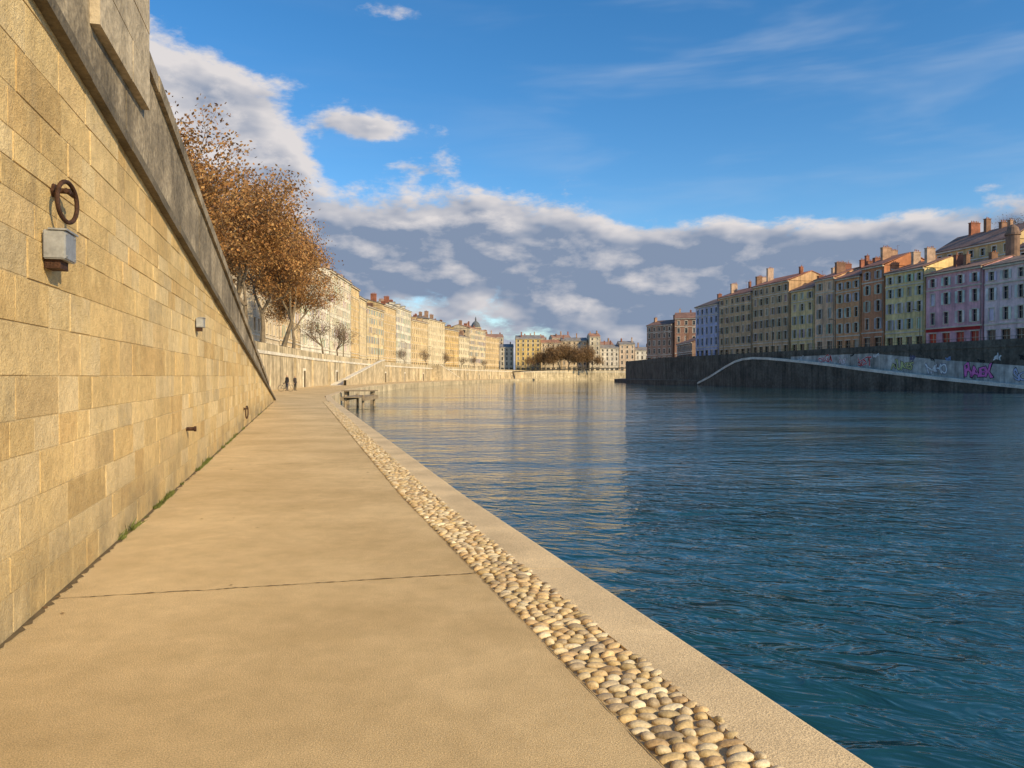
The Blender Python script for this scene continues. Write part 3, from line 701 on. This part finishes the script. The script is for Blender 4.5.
# ---------------------------------------------------------------- street lamps, railings
def lamp(x,y,z,h=7.5):
    root=empty('street_lamp',(x,y,z)); b=Vector((x,y,z)); Z=Vector((0,0,1)); mb=MB()
    mb.tube(b,.14,b+Z*.9,.11,8); mb.tube(b+Z*.9,.08,b+Z*h,.05,8); mb.tube(b+Z*h,.05,b+Z*(h+.35)+Vector((-.9,0,0)),.04,6)
    mb.box(b+Z*(h+.28)+Vector((-1.5,-.16,0)),(.7,0,0),(0,.32,0),(0,0,.14)); mb.build('pole_and_head',[m_joint],root,b)
for y in(126,150,175,200,225): lamp(RT(y)+1.2,y,ZR)
for y in(150,190,230,270,310): lamp(lr(y)-1.5,y,ZL)
mb=MB(); y=100
while y<262:
    a=Vector((RT(y)+.2,y,ZR+1)); mb.tube(a,.03,a+Vector((0,0,.5)),.03,4); y+=2
a=Vector((RT(100)+.2,100,ZR+1.5)); b=Vector((RT(262)+.2,262,ZR+1.5)); mb.tube(a,.04,b,.04,4); mb.build('railing',[m_joint])

# ---------------------------------------------------------------- graffiti
root=empty('graffiti',(RT(140),140,3)); 
gm={}
def gmat(c):
    if c not in gm: gm[c]=mat('spray_paint',c,scale=2,var=.2)
    return gm[c]
un=Vector((.242,-1,0)).normalized(); nn=Vector((-1,-.242,0)).normalized()
def ramp_z(y): return float(np.interp(y,[p[0] for p in prof][::-1],[p[1] for p in prof][::-1]))
def graff(txt,y,size,col,out,dz=.5):
    cu=bpy.data.curves.new('tag','FONT'); cu.body=txt; cu.size=size; cu.space_character=.82
    for j,(off_,cc,pr_) in enumerate(((.13,out,.02),(.04,col,.03))):
        cu.offset=off_*size/2.4; ob=bpy.data.objects.new('tag',cu); scene.collection.objects.link(ob); dg=bpy.context.evaluated_depsgraph_get(); dg.update()
        me=bpy.data.meshes.new_from_object(ob.evaluated_get(dg)); bpy.data.objects.remove(ob)
        o=Vector((RT(y),y,ramp_z(y)+dz)); 
        for v in me.vertices:
            x_,z_=v.co.x,v.co.y; z_=z_*(1+.28*math.sin(x_*1.3+y)); z_+=.2*math.sin(x_*2+y); x_+=.25*math.sin(z_*2.3+y)
            q_=o+un*x_+nn*(pr_+.02)+Vector((0,0,z_)); v.co=q_-Vector((RT(140),140,3))
        me.materials.clear(); me.materials.append(gmat(cc)); o2=bpy.data.objects.new('tag_'+('outline' if j==0 else 'fill'),me); o2.parent=root; scene.collection.objects.link(o2)
bl=(.02,.02,.02);wh=(.74,.74,.72);dk=(.12,.12,.2)
for a in [('RAEK',138,2.9,(.70,.18,.46),bl,.6),('SODX',128,2.6,(.50,.52,.66),bl,.9),('OYZE',118,3.2,(.2,.5,.25),bl,1),('TMHO',147,2.1,wh,dk,.6),('NUKES',156,2.2,(.56,.56,.24),bl,.5),('BEST',166,2.4,(.6,.08,.07),wh,0.4),('FLIP',172,1.8,wh,(.5,.05,.05),.4),('OLGA',179,2.0,(.6,.08,.07),wh,.2),('ABC',187,1.2,wh,bl,.1),('loy',151,1.3,dk,dk,2.7),('sek',132,1.2,wh,wh,4.0),('Kam',161,1.1,wh,wh,2.8),('zt3',142,1.2,(.2,.3,.5),(.2,.3,.5),3.5),('oro',135,1.1,bl,bl,3.6),('moi',168,.9,bl,bl,2.4),('1re',146,.9,bl,bl,2.9),('xao',127,1.2,bl,bl,4.3)]: graff(*a)
mb=MB()
for y0,y1,c_ in((112,134,(.52,.50,.45)),(134,145,(.42,.40,.36)),(145,158,(.50,.48,.43)),(158,169,(.42,.39,.34)),(169,190,(.52,.49,.44))):
    n_=6
    for k in range(n_):
        a=y0+(y1-y0)*k/n_;b=y0+(y1-y0)*(k+1)/n_; h_=3.4
        q_=[Vector((RT(a),a,ramp_z(a)-.6)),Vector((RT(b),b,ramp_z(b)-.6)),Vector((RT(b),b,min(6.5,ramp_z(b)+h_))),Vector((RT(a),a,min(6.5,ramp_z(a)+h_)))]
        mb.face([x+nn*.015 for x in q_],0,c_)
mb.build('painted_band',[mat('old_paint',(1,1,1),attr=True,streak=.45,scale=.6,var=.4)],root,(RT(140),140,3))

# ---------------------------------------------------------------- people + bicycle
def person(loc,rz,coat,trou,hairc,walk=0,h=1.75):
    sk=[(0,0,.95),(0,0,1.12),(0,.0,1.33),(0,0,1.47),(0,.01,1.56),(0,.015,1.64),(0,0,1.70)]
    rad=[.145,.125,.15,.06,.075,.098,.06]; ed=[(i,i+1) for i in range(6)]
    def ch(par,pts,rr):
        for p,r_ in zip(pts,rr): sk.append(p); rad.append(r_); ed.append((par,len(sk)-1)); par=len(sk)-1
    for s in(-1,1):
        w_=walk*s
        ch(2,[(.17*s,0,1.40),(.23*s,-.03-w_*.1,1.13),(.24*s,.06-w_*.15,.90),(.235*s,.09-w_*.15,.81)],[.07,.05,.036,.03])
        hx=len(sk)-1
        for f in range(4): ch(hx,[(.235*s+.0,.065+f*.018-w_*.15,.745-.01*(f in(1,2)))],[.010])
        ch(hx,[(.215*s,.12-w_*.15,.79)],[.011])
        ch(0,[(.10*s,0,.88),(.11*s,.04+w_*.22,.50),(.11*s,0+w_*.36-abs(walk)*.05,.09),(.12*s,.14+w_*.36,.045)],[.10,.068,.045,.04])
    ch(5,[(0,.115,1.625)],[.015])
    me=bpy.data.meshes.new('body'); me.from_pydata(sk,ed,[]); ob=bpy.data.objects.new('b',me); scene.collection.objects.link(ob)
    md=ob.modifiers.new('s','SKIN'); me.skin_vertices[0].data[0].use_root=True
    for i,r_ in enumerate(rad): me.skin_vertices[0].data[i].radius=(r_,r_)
    ob.modifiers.new('u','SUBSURF').levels=1
    dg=bpy.context.evaluated_depsgraph_get(); dg.update(); m2=bpy.data.meshes.new_from_object(ob.evaluated_get(dg)); bpy.data.objects.remove(ob)
    m2.materials.clear()
    for m in (mat('skin',(.45,.28,.2)),mat('coat_cloth',coat),mat('trousers_cloth',trou),mat('hair',hairc),mat('shoe',(.03,.03,.03))): m2.materials.append(m)
    for p in m2.polygons:
        z=p.center.z; y=p.center.y; x=abs(p.center.x); p.use_smooth=True
        p.material_index= 3 if (z>1.66 or (z>1.54 and y<.02)) else 0 if z>1.49 else 0 if (x>.19 and z<.88) else 1 if z>.86 else 4 if z<.09 else 2
    root=empty('person',loc); root.rotation_euler=(0,0,rz); root.scale=(h/1.75,)*3
    o=bpy.data.objects.new('body',m2); o.parent=root; scene.collection.objects.link(o)
person((-24.0,80,0),2.6,(.03,.03,.04),(.04,.05,.09),(.05,.03,.02),0)
person((-23.5,81.2,0),-2.0,(.05,.04,.04),(.03,.03,.03),(.1,.06,.03),.0,1.68)
b=Vector((-23.9,77.6,0)); root=empty('bicycle',b); mb=MB(); bd=Vector((.75,.65,0)).normalized(); Z=Vector((0,0,1))
for c in(b+Z*.34,b+bd*1.05+Z*.34):
    for k in range(24):
        a0,a1=2*math.pi*k/24,2*math.pi*(k+1)/24
        mb.tube(c+bd*.33*math.cos(a0)+Z*.33*math.sin(a0),.02,c+bd*.33*math.cos(a1)+Z*.33*math.sin(a1),.02,5)
        if k%3==0: mb.tube(c,.004,c+bd*.32*math.cos(a0)+Z*.32*math.sin(a0),.004,3)
P_={'r':b+Z*.34,'f':b+bd*1.05+Z*.34,'bb':b+bd*.45+Z*.3,'s':b+bd*.3+Z*.85,'h':b+bd*.9+Z*.82,'hb':b+bd*.86+Z*1.0}
for a,c in(('r','bb'),('bb','s'),('r','s'),('s','h'),('bb','h'),('h','f'),('h','hb')): mb.tube(P_[a],.02,P_[c],.02,6)
sd=Vector((bd.y,-bd.x,0)); mb.tube(P_['hb']-sd*.28,.015,P_['hb']+sd*.28,.015,6); mb.box(P_['s']-sd*.07-bd*.12,bd*.26,sd*.14,Z*.05)
mb.build('frame_and_wheels',[mat('bike_paint',(.04,.04,.05))],root,b)
print('verts',sum(len(m.vertices) for m in bpy.data.meshes))
